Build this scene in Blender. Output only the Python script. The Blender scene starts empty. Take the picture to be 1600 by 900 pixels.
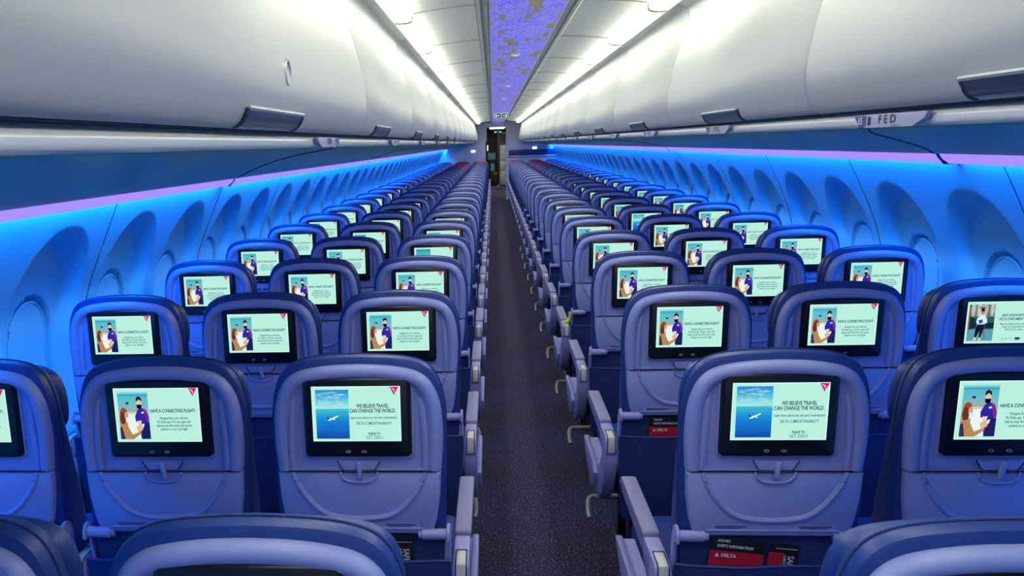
import bpy, bmesh, math, random
from math import sin, cos, pi, radians
from mathutils import Vector, Matrix

random.seed(7)
SC = bpy.context.scene
COL = SC.collection

# ------------------------------------------------------------------ layout (metres)
D1, P = 2.3097, 1.1018          # first full seat row, row pitch
SEATX = {'la': -1.4444, 'lb': -0.9624, 'lc': -0.4803, 'rc': 0.4803, 'rb': 0.9624, 'ra': 1.4444}
NROW = 25
YEND, YBACK = 31.0, -1.6

# ------------------------------------------------------------------ materials
def lin(c):
    return c / 12.92 if c <= 0.04045 else ((c + 0.055) / 1.055) ** 2.4
def hexlin(h):
    return tuple(lin(int(h[i:i + 2], 16) / 255) for i in (0, 2, 4))

def mat(name, col, rough=0.5, metal=0.0, emit=None, estr=1.0, grain=0.0, gscale=400.0, bump=0.0, spec=0.5):
    m = bpy.data.materials.new(name); m.use_nodes = True
    nt = m.node_tree; b = nt.nodes['Principled BSDF']
    b.inputs['Base Color'].default_value = (*col, 1)
    b.inputs['Roughness'].default_value = rough
    b.inputs['Metallic'].default_value = metal
    b.inputs['Specular IOR Level'].default_value = spec
    if emit:
        b.inputs['Emission Color'].default_value = (*emit, 1)
        b.inputs['Emission Strength'].default_value = estr
    if grain or bump:
        tc = nt.nodes.new('ShaderNodeTexCoord'); n = nt.nodes.new('ShaderNodeTexNoise')
        n.inputs['Scale'].default_value = gscale; n.inputs['Detail'].default_value = 2
        nt.links.new(tc.outputs['Object'], n.inputs['Vector'])
        if grain:
            r = nt.nodes.new('ShaderNodeValToRGB')
            r.color_ramp.elements[0].position = 0.3; r.color_ramp.elements[1].position = 0.7
            r.color_ramp.elements[0].color = (*[c * (1 - grain) for c in col], 1)
            r.color_ramp.elements[1].color = (*[min(1, c * (1 + grain)) for c in col], 1)
            nt.links.new(n.outputs['Fac'], r.inputs['Fac']); nt.links.new(r.outputs['Color'], b.inputs['Base Color'])
        if bump:
            bp = nt.nodes.new('ShaderNodeBump'); bp.inputs['Strength'].default_value = bump
            bp.inputs['Distance'].default_value = 0.002
            nt.links.new(n.outputs['Fac'], bp.inputs['Height']); nt.links.new(bp.outputs['Normal'], b.inputs['Normal'])
    return m

def emat(name, col, strength=1.0):
    m = bpy.data.materials.new(name); m.use_nodes = True
    nt = m.node_tree; nt.nodes.clear()
    o = nt.nodes.new('ShaderNodeOutputMaterial'); e = nt.nodes.new('ShaderNodeEmission')
    e.inputs['Color'].default_value = (*col, 1); e.inputs['Strength'].default_value = strength
    nt.links.new(e.outputs[0], o.inputs['Surface'])
    return m

M = {}
M['shell'] = mat('seat_shell_plastic', (0.28, 0.34, 0.70), 0.40, grain=0.07, gscale=500, bump=0.06)
M['shell_dark'] = mat('shell_shadow_gap', (0.02, 0.03, 0.10), 0.6)
M['navy'] = mat('navy_leather', (0.013, 0.048, 0.26), 0.44, grain=0.12, gscale=120, bump=0.1)
M['navyfab'] = mat('navy_fabric', (0.012, 0.035, 0.17), 0.85, grain=0.35, gscale=260, bump=0.2)
M['red'] = mat('red_leather', (0.42, 0.04, 0.10), 0.45, grain=0.1, gscale=120)
M['bezel'] = mat('monitor_bezel', (0.006, 0.008, 0.014), 0.25, grain=0.2)
M['pad'] = mat('armrest_pad_plastic', (0.27, 0.26, 0.48), 0.5, grain=0.06)
M['arm'] = mat('armrest_housing', (0.36, 0.37, 0.72), 0.45, grain=0.05)
M['cream'] = mat('cream_button', (0.72, 0.70, 0.66), 0.4, grain=0.03)
M['metal'] = mat('brushed_metal', (0.36, 0.35, 0.36), 0.4, 0.4, grain=0.1)
M['darkmetal'] = mat('dark_frame_metal', (0.03, 0.03, 0.05), 0.5, 0.4, grain=0.1)
M['bin'] = mat('bin_white', (0.53, 0.545, 0.50), 0.40, grain=0.03, gscale=700, spec=0.30)
M['latch'] = mat('bin_latch_grey', (0.10, 0.12, 0.20), 0.3, 0.6, grain=0.05)
M['latchrim'] = mat('bin_latch_rim', (0.55, 0.62, 0.62), 0.3, 0.4, grain=0.03)
M['gap'] = mat('gap_dark_teal', (0.01, 0.05, 0.09), 0.5, grain=0.1)
M['rail'] = mat('service_rail_white', (0.93, 0.93, 0.86), 0.25, grain=0.02)
M['teal'] = mat('service_panel_teal', (0.0, 0.27, 0.07), 0.35, spec=0.12, grain=0.06, gscale=500)
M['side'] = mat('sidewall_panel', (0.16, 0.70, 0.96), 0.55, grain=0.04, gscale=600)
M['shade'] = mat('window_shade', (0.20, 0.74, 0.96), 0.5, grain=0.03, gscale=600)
M['seam'] = mat('seam_dark', (0.004, 0.02, 0.08), 0.7, grain=0.1)
M['ceil'] = mat('ceiling_panel', (0.93, 0.95, 0.86), 0.55, grain=0.02)
M['ceilline'] = mat('ceiling_joint', (0.42, 0.38, 0.22), 0.5, grain=0.05)
M['trimgold'] = mat('ceiling_trim', (0.55, 0.52, 0.40), 0.3, 0.3, grain=0.05)
M['trimwhite'] = mat('ceiling_trim_white', (0.8, 0.82, 0.76), 0.4, grain=0.02)
M['light'] = emat('strip_light_diffuser', (1.0, 1.0, 0.85), 11.5)
M['lightcap'] = mat('strip_light_cap', (0.7, 0.7, 0.6), 0.5, grain=0.02)
M['led'] = emat('mood_light_lavender', (0.31, 0.22, 1.0), 1.3)
M['ledblue'] = emat('mood_light_blue', (0.0, 0.235, 1.0), 58.0)
M['plac'] = mat('placard_white', (0.62, 0.62, 0.72), 0.4, grain=0.02)
M['placnavy'] = mat('placard_navy', (0.02, 0.05, 0.22), 0.4, grain=0.02)
M['ink'] = mat('ink_dark', (0.015, 0.02, 0.06), 0.6, grain=0.05)
M['inkwhite'] = mat('ink_white', (0.85, 0.85, 0.85), 0.6, grain=0.02)
M['green'] = emat('exit_green', (0.0, 0.10, 0.035), 1.0)
M['greenwhite'] = emat('exit_white', (0.75, 1.0, 0.9), 1.0)
M['cardblack'] = mat('card_black', (0.008, 0.008, 0.014), 0.45, grain=0.1)
M['cardred'] = mat('card_red', (0.50, 0.008, 0.03), 0.45, grain=0.1)
M['bulk'] = mat('bulkhead_laminate', (0.86, 0.86, 0.95), 0.5, grain=0.04)
M['bulkblue'] = mat('bulkhead_blue_band', (0.03, 0.06, 0.30), 0.4, grain=0.05)
M['brown'] = mat('galley_brown', (0.045, 0.028, 0.035), 0.5, grain=0.2, gscale=30)
M['post'] = mat('galley_post', (0.03, 0.025, 0.05), 0.5, grain=0.1)
M['cabinet'] = mat('galley_cabinet', (0.62, 0.70, 0.72), 0.4, grain=0.03)
M['aqua'] = mat('aqua_fabric', (0.25, 0.65, 0.75), 0.6, grain=0.05)
M['orange'] = mat('orange_bag', (0.8, 0.2, 0.1), 0.6, grain=0.05)
M['amber'] = emat('amber_lamp', (1.0, 0.75, 0.35), 2.0)
M['whitelamp'] = emat('small_white_lamp', (0.8, 1.0, 0.95), 2.5)
M['galleyfill'] = emat('galley_fill_lamp', (1.0, 0.98, 0.9), 5.0)
M['yellow'] = mat('yellow_strap', (0.75, 0.85, 0.02), 0.6, grain=0.05)
M['cyanbag'] = mat('cyan_tag', (0.02, 0.45, 0.6), 0.6, grain=0.05)

def carpet():
    m = bpy.data.materials.new('aisle_carpet'); m.use_nodes = True
    nt = m.node_tree; b = nt.nodes['Principled BSDF']; b.inputs['Roughness'].default_value = 0.95
    tc = nt.nodes.new('ShaderNodeTexCoord'); n = nt.nodes.new('ShaderNodeTexNoise')
    n.inputs['Scale'].default_value = 120; n.inputs['Detail'].default_value = 3
    n2 = nt.nodes.new('ShaderNodeTexNoise'); n2.inputs['Scale'].default_value = 6
    nt.links.new(tc.outputs['Object'], n.inputs['Vector']); nt.links.new(tc.outputs['Object'], n2.inputs['Vector'])
    r = nt.nodes.new('ShaderNodeValToRGB'); cr = r.color_ramp
    cr.elements[0].position = 0.40; cr.elements[0].color = (0.012, 0.010, 0.036, 1)
    cr.elements[1].position = 0.71; cr.elements[1].color = (0.50, 0.46, 0.85, 1)
    e = cr.elements.new(0.60); e.color = (0.045, 0.037, 0.13, 1)
    nt.links.new(n.outputs['Fac'], r.inputs['Fac'])
    mx = nt.nodes.new('ShaderNodeMixRGB'); mx.blend_type = 'MULTIPLY'; mx.inputs['Fac'].default_value = 0.4
    nt.links.new(r.outputs['Color'], mx.inputs['Color1']); nt.links.new(n2.outputs['Fac'], mx.inputs['Color2'])
    nt.links.new(mx.outputs['Color'], b.inputs['Base Color'])
    return m
M['carpet'] = carpet()

def mosaic():
    """Decorative ceiling film with an added violet glow: small violet-blue dashes with olive flecks."""
    m = bpy.data.materials.new('ceiling_mosaic_film'); m.use_nodes = True
    nt = m.node_tree; b = nt.nodes['Principled BSDF']; b.inputs['Roughness'].default_value = 0.4
    tc = nt.nodes.new('ShaderNodeTexCoord'); mp = nt.nodes.new('ShaderNodeMapping')
    mp.inputs['Scale'].default_value = (32, 17, 1)
    nt.links.new(tc.outputs['Object'], mp.inputs['Vector'])
    br = nt.nodes.new('ShaderNodeTexBrick'); br.offset = 0.37; br.inputs['Scale'].default_value = 1.0
    br.inputs['Color1'].default_value = (0.07, 0.06, 0.85, 1); br.inputs['Color2'].default_value = (0.22, 0.22, 0.85, 1)
    br.inputs['Mortar'].default_value = (0.26, 0.24, 0.62, 1); br.inputs['Mortar Size'].default_value = 0.14
    br.inputs['Brick Width'].default_value = 1.0; br.inputs['Row Height'].default_value = 1.0
    nt.links.new(mp.outputs[0], br.inputs['Vector'])
    wn = nt.nodes.new('ShaderNodeTexWhiteNoise')
    sn = nt.nodes.new('ShaderNodeVectorMath'); sn.operation = 'SNAP'; sn.inputs[1].default_value = (1, 4, 1)
    nt.links.new(mp.outputs[0], sn.inputs[0]); nt.links.new(sn.outputs[0], wn.inputs['Vector'])
    rp = nt.nodes.new('ShaderNodeValToRGB'); rp.color_ramp.interpolation = 'CONSTANT'
    rp.color_ramp.elements[0].color = (0, 0, 0, 1); rp.color_ramp.elements[1].position = 0.80; rp.color_ramp.elements[1].color = (1, 1, 1, 1)
    nt.links.new(wn.outputs['Value'], rp.inputs['Fac'])
    mx = nt.nodes.new('ShaderNodeMixRGB'); mx.inputs['Color2'].default_value = (0.20, 0.18, 0.13, 1)
    nt.links.new(rp.outputs['Color'], mx.inputs['Fac']); nt.links.new(br.outputs['Color'], mx.inputs['Color1'])
    nt.links.new(mx.outputs['Color'], b.inputs['Base Color'])
    nt.links.new(mx.outputs['Color'], b.inputs['Emission Color']); b.inputs['Emission Strength'].default_value = 0.75  # emission added so the film itself sheds violet light
    return m
M['mosaic'] = mosaic()

_scr = {}
def screen_mat(h, k=1.0):
    if h not in _scr:
        _scr[h] = emat('screen_' + h, hexlin(h), k)
    return _scr[h]

# ------------------------------------------------------------------ mesh helpers
class MB:
    """Collects shapes; build() links them as ONE mesh object."""
    def __init__(s): s.v, s.f, s.m, s.mats, s.sm = [], [], [], [], []
    def slot(s, m):
        if m not in s.mats: s.mats.append(m)
        return s.mats.index(m)
    def add(s, verts, faces, m, smooth=False):
        b = len(s.v); k = s.slot(m); s.v += [tuple(v) for v in verts]
        for f in faces: s.f.append(tuple(b + i for i in f)); s.m.append(k); s.sm.append(smooth)
    def box(s, x0, x1, y0, y1, z0, z1, m, bev=0.0, seg=2):
        bm = bmesh.new(); bmesh.ops.create_cube(bm, size=1)
        for v in bm.verts:
            v.co = ((x0 + x1) / 2 + v.co.x * (x1 - x0), (y0 + y1) / 2 + v.co.y * (y1 - y0), (z0 + z1) / 2 + v.co.z * (z1 - z0))
        if bev: bmesh.ops.bevel(bm, geom=bm.edges[:], offset=bev, segments=seg, affect='EDGES', profile=0.5)
        s.bm(bm, m, bev > 0)
    def bm(s, bm, m, smooth=False):
        bm.verts.index_update()
        s.add([v.co.copy() for v in bm.verts], [[v.index for v in f.verts] for f in bm.faces], m, smooth); bm.free()
    def tube(s, pts, r, m, n=8, closed=False, sy=1.0):
        pts = [Vector(p) for p in pts]; rings = []
        L = len(pts)
        for i, p in enumerate(pts):
            a = pts[i - 1] if (i or closed) else pts[i]; c = pts[(i + 1) % L] if (i < L - 1 or closed) else pts[i]
            t = (c - a).normalized(); up = Vector((0, 0, 1)) if abs(t.z) < 0.9 else Vector((0, 1, 0))
            u = t.cross(up).normalized(); w = u.cross(t)
            rings.append([p + r * (cos(2 * pi * k / n) * u + sin(2 * pi * k / n) * w) for k in range(n)])
        V = [v for rr in rings for v in rr]; F = []
        for i in range(L if closed else L - 1):
            j = (i + 1) % L
            for k in range(n): F.append((i * n + k, i * n + (k + 1) % n, j * n + (k + 1) % n, j * n + k))
        if not closed: F += [tuple(range(n))[::-1], tuple((L - 1) * n + k for k in range(n))]
        s.add(V, F, m, True)
    def prism(s, poly, axis, a0, a1, m, bev=0.0):
        """poly: 2-D outline; axis x: (y,z), y: (x,z), z: (x,y); extruded a0..a1."""
        mk = {'x': lambda p, a: (a, p[0], p[1]), 'y': lambda p, a: (p[0], a, p[1]), 'z': lambda p, a: (p[0], p[1], a)}[axis]
        bm = bmesh.new()
        A = [bm.verts.new(mk(p, a0)) for p in poly]; B = [bm.verts.new(mk(p, a1)) for p in poly]
        n = len(poly); bm.faces.new(A); bm.faces.new(B[::-1])
        for i in range(n): bm.faces.new((A[i], B[i], B[(i + 1) % n], A[(i + 1) % n]))
        bmesh.ops.recalc_face_normals(bm, faces=bm.faces[:])
        if bev: bmesh.ops.bevel(bm, geom=[e for e in bm.edges if e.calc_face_angle(0) > 0.5], offset=bev, segments=2, affect='EDGES', profile=0.5)
        s.bm(bm, m, bool(bev))
    def loops(s, L, m, cap0=False, cap1=True, closed=True, smooth=True):
        n = len(L[0]); V = [p for l in L for p in l]; F = []
        for i in range(len(L) - 1):
            for k in range(n if closed else n - 1):
                k2 = (k + 1) % n; F.append((i * n + k, i * n + k2, (i + 1) * n + k2, (i + 1) * n + k))
        if cap0: F.append(tuple(range(n))[::-1])
        if cap1: F.append(tuple((len(L) - 1) * n + k for k in range(n)))
        s.add(V, F, m, smooth)
    def mesh(s, name, fix=True):
        me = bpy.data.meshes.new(name); me.from_pydata(s.v, [], s.f)
        for m in s.mats: me.materials.append(m)
        me.polygons.foreach_set('material_index', s.m); me.polygons.foreach_set('use_smooth', s.sm)
        if fix:
            bm = bmesh.new(); bm.from_mesh(me); bmesh.ops.recalc_face_normals(bm, faces=bm.faces[:]); bm.to_mesh(me); bm.free()
        me.set_sharp_from_angle(angle=radians(42)); me.update()
        return me
    def build(s, name, parent=None, fix=True):
        o = bpy.data.objects.new(name, s.mesh(name, fix)); COL.objects.link(o)
        if parent: o.parent = parent
        return o

def thing(name, label, cat, loc=(0, 0, 0), group=None):
    o = bpy.data.objects.new(name, None); COL.objects.link(o); o.location = loc; o.empty_display_size = 0.1
    return tag(o, label, cat, group)
def tag(o, label, cat, group=None):
    o['label'] = label; o['category'] = cat
    if group: o['group'] = group
    return o
def struct(o, label=None):
    o['kind'] = 'structure'
    if label: o['label'] = label
    return o
def place(me, name, parent=None, loc=(0, 0, 0)):
    o = bpy.data.objects.new(name, me); COL.objects.link(o); o.location = loc
    if parent: o.parent = parent
    return o

def crom(pts, n, closed=False):
    pts = [Vector(p) for p in pts]; L = len(pts); out = []
    segs = L if closed else L - 1
    for i in range(segs):
        p1, p2 = pts[i], pts[(i + 1) % L]
        p0 = pts[i - 1] if (i or closed) else p1 * 2 - p2
        p3 = pts[(i + 2) % L] if (i + 2 < L or closed) else p2 * 2 - p1
        for k in range(n):
            t = k / n
            out.append(0.5 * ((2 * p1) + (p2 - p0) * t + (2 * p0 - 5 * p1 + 4 * p2 - p3) * t * t + (3 * p1 - p0 - 3 * p2 + p3) * t ** 3))
    if not closed: out.append(pts[-1])
    return out

def inset(poly, d):
    """Offset a closed, clockwise-or-not 2-D outline inwards by d (negative grows it)."""
    n = len(poly); A = sum(poly[i][0] * poly[(i + 1) % n][1] - poly[(i + 1) % n][0] * poly[i][1] for i in range(n))
    sgn = 1 if A > 0 else -1; out = []
    for i in range(n):
        p, a, c = Vector(poly[i][:2]), Vector(poly[i - 1][:2]), Vector(poly[(i + 1) % n][:2])
        e1, e2 = (p - a), (c - p)
        if e1.length < 1e-9: e1 = e2
        if e2.length < 1e-9: e2 = e1
        e1.normalize(); e2.normalize()
        n1 = Vector((-e1.y, e1.x)) * sgn; n2 = Vector((-e2.y, e2.x)) * sgn
        b = n1 + n2
        if b.length < 1e-6: b = n1
        b.normalize(); k = max(0.5, b.dot(n1)); q = p + b * (d / k); out.append((q.x, q.y))
    return out
def rrect(x0, x1, z0, z1, r, n=5):
    out = []
    for cx, cz, a in ((x1 - r, z1 - r, 0), (x0 + r, z1 - r, 90), (x0 + r, z0 + r, 180), (x1 - r, z0 + r, 270)):
        for k in range(n + 1):
            t = radians(a + 90 * k / n); out.append((cx + r * cos(t), cz + r * sin(t)))
    return out

def text_geo(txt, size, align='CENTER', bold=0.0, sx=1.0):
    cu = bpy.data.curves.new('tmp', 'FONT'); cu.body = txt; cu.size = size; cu.align_x = align; cu.align_y = 'CENTER'
    cu.offset = bold; cu.resolution_u = 2; cu.space_line = 0.9
    o = bpy.data.objects.new('tmp', cu); COL.objects.link(o)
    dg = bpy.context.evaluated_depsgraph_get(); me = bpy.data.meshes.new_from_object(o.evaluated_get(dg))
    V = [(v.co.x * sx, v.co.y) for v in me.vertices]; F = [tuple(p.vertices) for p in me.polygons]
    bpy.data.objects.remove(o); bpy.data.curves.remove(cu); bpy.data.meshes.remove(me)
    return V, F

# ------------------------------------------------------------------ camera
c_, s_ = cos(0.1147), sin(0.1147); cp, sp = cos(0.2632), sin(0.2632); cr, sr = cos(0.0348), sin(0.0348)
hv = Vector((c_, s_, 0)); uv = Vector((-s_ * sp, c_ * sp, cp)); dv = Vector((-s_ * cp, c_ * cp, -sp))
Rv = cr * hv - sr * uv; Uv = sr * hv + cr * uv
cam = bpy.data.cameras.new('camera'); co = bpy.data.objects.new('camera', cam); COL.objects.link(co)
mw = Matrix.Identity(4)
for i in range(3): mw[i][0], mw[i][1], mw[i][2] = Rv[i], Uv[i], -dv[i]
mw.translation = Vector((-0.15778, 0, 1.62)); co.matrix_world = mw
cam.sensor_fit = 'HORIZONTAL'; cam.sensor_width = 36; cam.lens = 1598.388 / 1600 * 36
cam.shift_x = (800 - 594.144) / 1600; cam.shift_y = (660.25 - 450) / 1600
cam.clip_start = 0.05; cam.clip_end = 120
SC.camera = co

# ------------------------------------------------------------------ screen pictures (flat, emissive)
# local plane: x right, z up, facing -y; screen spans x -0.105..0.105, z 0.948..1.082
SX0, SX1, SZ0, SZ1 = -0.1045, 0.1055, 0.9485, 1.082
def sxy(u, v): return SX0 + u * (SX1 - SX0), SZ1 - v * (SZ1 - SZ0)       # u,v in 0..1, v downwards
class Slide(MB):
    def __init__(s):
        super().__init__(); s.k = 0
    def y(s): s.k += 1; return -0.0078 - s.k * 0.00006
    def poly(s, uvs, h):
        y = s.y(); V = [(sxy(*p)[0], y, sxy(*p)[1]) for p in uvs]
        s.add(V, [tuple(range(len(V)))], screen_mat(h))
    def rect(s, u0, v0, u1, v1, h): s.poly([(u0, v0), (u1, v0), (u1, v1), (u0, v1)], h)
    def ell(s, u, v, ru, rv, h, n=18, a=0.0):
        P_ = []
        for k in range(n):
            t = 2 * pi * k / n; x, y = ru * cos(t), rv * sin(t)
            P_.append((u + x * cos(a) - y * sin(a) * 0.64, v + x * sin(a) / 0.64 + y * cos(a)))
        s.poly(P_, h)
    def grad(s, u0, v0, u1, v1, hs):
        n = len(hs)
        for i, h in enumerate(hs): s.rect(u0, v0 + (v1 - v0) * i / n, u1, v0 + (v1 - v0) * (i + 1) / n, h)
    def text(s, txt, u, v, size, h, bold=0.0, sx=0.8, shear=0.0):
        V, F = text_geo(txt, size, 'CENTER', bold, sx); y = s.y(); x0, z0 = sxy(u, v)
        s.add([(x0 + a + b * shear, y, z0 + b) for a, b in V], F, screen_mat(h))
    def logo(s):
        s.poly([(0.885, 0.0), (0.985, 0.0), (0.935, 0.15)], 'd8187c')
        s.poly([(0.935, 0.15), (0.915, 0.05), (0.885, 0.0)], 'c01048')
        s.poly([(0.90, 0.012), (0.94, 0.045), (0.945, 0.125), (0.935, 0.07)], 'ffe8f4')
def lerp_hex(a, b, t):
    A = [int(a[i:i + 2], 16) for i in (0, 2, 4)]; B = [int(b[i:i + 2], 16) for i in (0, 2, 4)]
    return ''.join('%02x' % round(x + (y - x) * t) for x, y in zip(A, B))
def ramp(stops, n):
    out = []
    for i in range(n):
        t = i / (n - 1) * (len(stops) - 1); k = min(int(t), len(stops) - 2); out.append(lerp_hex(stops[k], stops[k + 1], t - k))
    return out
BG, INK = 'b9f0e0', '0c3450'
def base(s):
    s.rect(0, 0, 1, 1, 'd6fff4'); s.rect(0.012, 0.018, 0.988, 0.982, BG)
def slide_connecting():
    s = Slide(); base(s); a, b, c, d = 0.045, 0.065, 0.40, 0.945
    s.grad(a, b, c, 0.50, ramp(['4fb4c8', '58c0d0', '7fb8c0', 'a8a8a4'], 10))
    s.rect(a, 0.50, c, d, 'a89a94'); s.rect(a, b, c, b + 0.03, '8fdbe4'); s.rect(a, b + 0.06, c, b + 0.07, '2f8090')
    s.rect(0.13, 0.44, 0.34, 0.46, 'f0d8c0'); s.poly([(0.14, 0.47), (0.30, 0.47), (0.30, d), (0.15, d)], 'e8f4ec')
    s.ell(0.155, 0.275, 0.02, 0.022, '203038')
    s.poly([(0.235, 0.52), (0.27, 0.40), (0.315, 0.36), (0.365, 0.40), (0.395, 0.52), (0.40, d), (0.29, d), (0.27, 0.62), (0.24, 0.62)], '3026a4')
    s.poly([(0.33, 0.36), (0.37, 0.40), (0.40, 0.54), (0.385, 0.70), (0.36, 0.55)], '7a2a8c')
    s.poly([(0.29, 0.62), (0.40, 0.64), (0.40, d), (0.30, d)], '1c2060'); s.poly([(0.31, 0.44), (0.34, 0.43), (0.345, 0.46), (0.315, 0.47)], 'd8e0ff')
    s.ell(0.293, 0.275, 0.033, 0.095, 'e8c4b0'); s.poly([(0.26, 0.25), (0.265, 0.17), (0.295, 0.145), (0.325, 0.18), (0.328, 0.25), (0.30, 0.205)], '20202c')
    s.poly([(0.263, 0.30), (0.325, 0.30), (0.32, 0.36), (0.295, 0.39), (0.268, 0.36)], '08080c')
    s.ell(0.105, 0.47, 0.045, 0.115, '8c4c2c'); s.ell(0.09, 0.56, 0.035, 0.12, '6a3424'); s.ell(0.135, 0.50, 0.022, 0.07, 'd89878')
    s.poly([(0.12, 0.53), (0.155, 0.54), (0.15, 0.62), (0.125, 0.63)], 'e8e0e8')
    s.poly([(a, 0.70), (0.08, 0.66), (0.13, 0.66), (0.16, 0.76), (0.19, 0.86), (0.28, 0.80), (0.30, 0.83), (0.20, d), (a, d)], 'b88858')
    s.poly([(a, 0.74), (0.07, 0.70), (0.10, d), (a, d)], '3c2c50'); s.poly([(0.24, 0.72), (0.29, 0.66), (0.33, 0.70), (0.31, 0.78), (0.26, 0.82)], 'e4b498')
    s.poly([(0.31, 0.66), (0.34, 0.65), (0.33, 0.72), (0.305, 0.72)], 'c8f0ff'); s.poly([(0.26, 0.60), (0.31, 0.60), (0.30, 0.68), (0.255, 0.66)], 'f0d0c0')
    s.text('HAVE A CONNECTING FLIGHT?', 0.685, 0.42, 0.0118, INK, 0.0003, 0.66)
    for i, t in enumerate(('Navigate like a pro with the', 'Fly Delta app. Find your gate with', 'step-by-step directions and receive', 'updates on your next flight.')):
        s.text(t, 0.69, 0.555 + i * 0.068, 0.0090, '1c4860', 0.00012, 0.68)
    s.logo(); return s.mesh('display', False)
def slide_ocean(txt=True):
    s = Slide(); base(s); a, b, c, d = 0.045, 0.06, 0.42, 0.945
    s.grad(a, b, c, 0.42, ramp(['2c88d0', '48b0dc', '78d4e0', 'b4eee4'], 24)); s.grad(a, 0.40, c, d, ramp(['48c0d8', '1c98d4', '0c78d0', '0868c4', '0448b0'], 36))
    rc = random.Random(5)
    for q in range(46):
        v = 0.09 + 0.29 * rc.random(); t = v / 0.38; u = 0.085 + 0.30 * rc.random(); ru = min(0.012 + 0.05 * rc.random(), u - 0.047, 0.418 - u)
        s.ell(u, v, ru, 0.006 + 0.012 * rc.random() * (1.2 - t), lerp_hex(lerp_hex('3a9cd4', '90dce4', t), 'd4f4f0', 0.15 + 0.45 * rc.random()))
    s.poly([(a, 0.44), (0.12, 0.425), (0.24, 0.44), (c, 0.425), (c, 0.47), (0.2, 0.48), (a, 0.46)], '38b0cc')
    s.poly([(0.18, 0.585), (0.20, 0.575), (0.295, 0.515), (0.305, 0.515), (0.295, 0.535), (0.21, 0.605), (0.185, 0.605)], 'eef6f4')
    s.poly([(0.172, 0.545), (0.185, 0.54), (0.20, 0.58), (0.185, 0.59)], '10204c'); s.poly([(0.225, 0.555), (0.255, 0.60), (0.265, 0.595), (0.25, 0.545)], 'd8e8f0')
    s.text('WE BELIEVE TRAVEL', 0.69, 0.345, 0.0128, INK, 0.0003, 0.66); s.text('CAN CHANGE THE WORLD.', 0.69, 0.432, 0.0128, INK, 0.0003, 0.66)
    s.text('Learn more about our net zero commitment.', 0.70, 0.555, 0.0092, '1c5068', 0.00012, 0.66)
    s.text('DELTA.COM/SUSTAINABILITY', 0.70, 0.66, 0.0096, '1c5068', 0.00012, 0.66)
    s.text('FLIGHT TO', 0.70, 0.85, 0.0080, INK, 0.0003, 0.7); s.text('NET ZERO', 0.70, 0.92, 0.0118, '3c7880', 0.0, 0.72)
    s.logo(); return s.mesh('display', False)
def slide_amenity():
    s = Slide(); base(s); a, b, c, d = 0.03, 0.065, 0.40, 0.94
    s.rect(a, b, c, d, '385860'); s.grad(a, b, c, 0.36, ramp(['90b0b0', 'a8b8b0', '708890'], 6)); s.rect(a, 0.66, c, d, '5ca0b8')
    for k, h in enumerate(('203c48', 'c8d0c8', '8c7c58', 'e0dcc8', '384850', 'c8a060', '705848', 'd0d0c4')): s.rect(a + 0.045 * k, b, a + 0.045 * k + 0.022, 0.34, h)
    s.rect(0.15, 0.09, 0.27, 0.34, 'c0d0c8'); s.ell(0.215, 0.14, 0.055, 0.03, '907060'); s.poly([(a, 0.12), (0.05, 0.12), (0.045, 0.70), (a, 0.80)], 'b83028')
    s.poly([(0.05, 0.34), (0.16, 0.44), (0.14, 0.62), (0.05, 0.66)], '14303c'); s.rect(0.28, 0.50, c, 0.64, '102c38')
    s.ell(0.225, 0.235, 0.027, 0.075, 'b88470'); s.ell(0.222, 0.19, 0.03, 0.04, '1c1c24')
    s.poly([(0.15, 0.40), (0.19, 0.32), (0.25, 0.31), (0.29, 0.40), (0.30, 0.50), (0.25, 0.54), (0.16, 0.54), (0.14, 0.48)], 'd4f4f4')
    s.poly([(0.17, 0.44), (0.23, 0.42), (0.235, 0.50), (0.19, 0.53)], '3848c0')
    s.poly([(0.17, 0.54), (0.25, 0.54), (0.22, 0.64), (0.16, 0.86), (0.135, 0.86), (0.14, 0.66)], '101828'); s.poly([(0.21, 0.54), (0.27, 0.54), (0.26, 0.66), (0.22, 0.88), (0.20, 0.88)], '141c30')
    s.poly([(0.13, 0.85), (0.16, 0.85), (0.165, 0.92), (0.12, 0.92)], 'e0c8c0'); s.poly([(0.20, 0.86), (0.23, 0.86), (0.23, 0.93), (0.19, 0.93)], 'e0c8c0')
    s.poly([(0.25, 0.66), (0.27, 0.66), (0.29, 0.91), (0.275, 0.91)], '886850')
    s.text('NEW HANDCRAFTED', 0.68, 0.33, 0.0118, INK, 0.00022, 0.66, 0.12); s.text('DELTA ONE\u00ae AMENITY KIT', 0.68, 0.42, 0.0118, INK, 0.00022, 0.62, 0.12)
    for i, t in enumerate(('Meet the artisans and see the story', 'behind our partnership in the', '"Delta On Air" section.')):
        s.text(t, 0.69, 0.535 + i * 0.068, 0.0090, '1c4860', 0.00012, 0.66)
    s.poly([(0.53, 0.905), (0.55, 0.905), (0.54, 0.875)], '20304c'); s.text('D E L T A', 0.62, 0.892, 0.0068, '20304c', 0.0, 0.8); s.rect(0.72, 0.86, 0.79, 0.92, '184060')
    s.logo(); return s.mesh('display', False)
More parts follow.
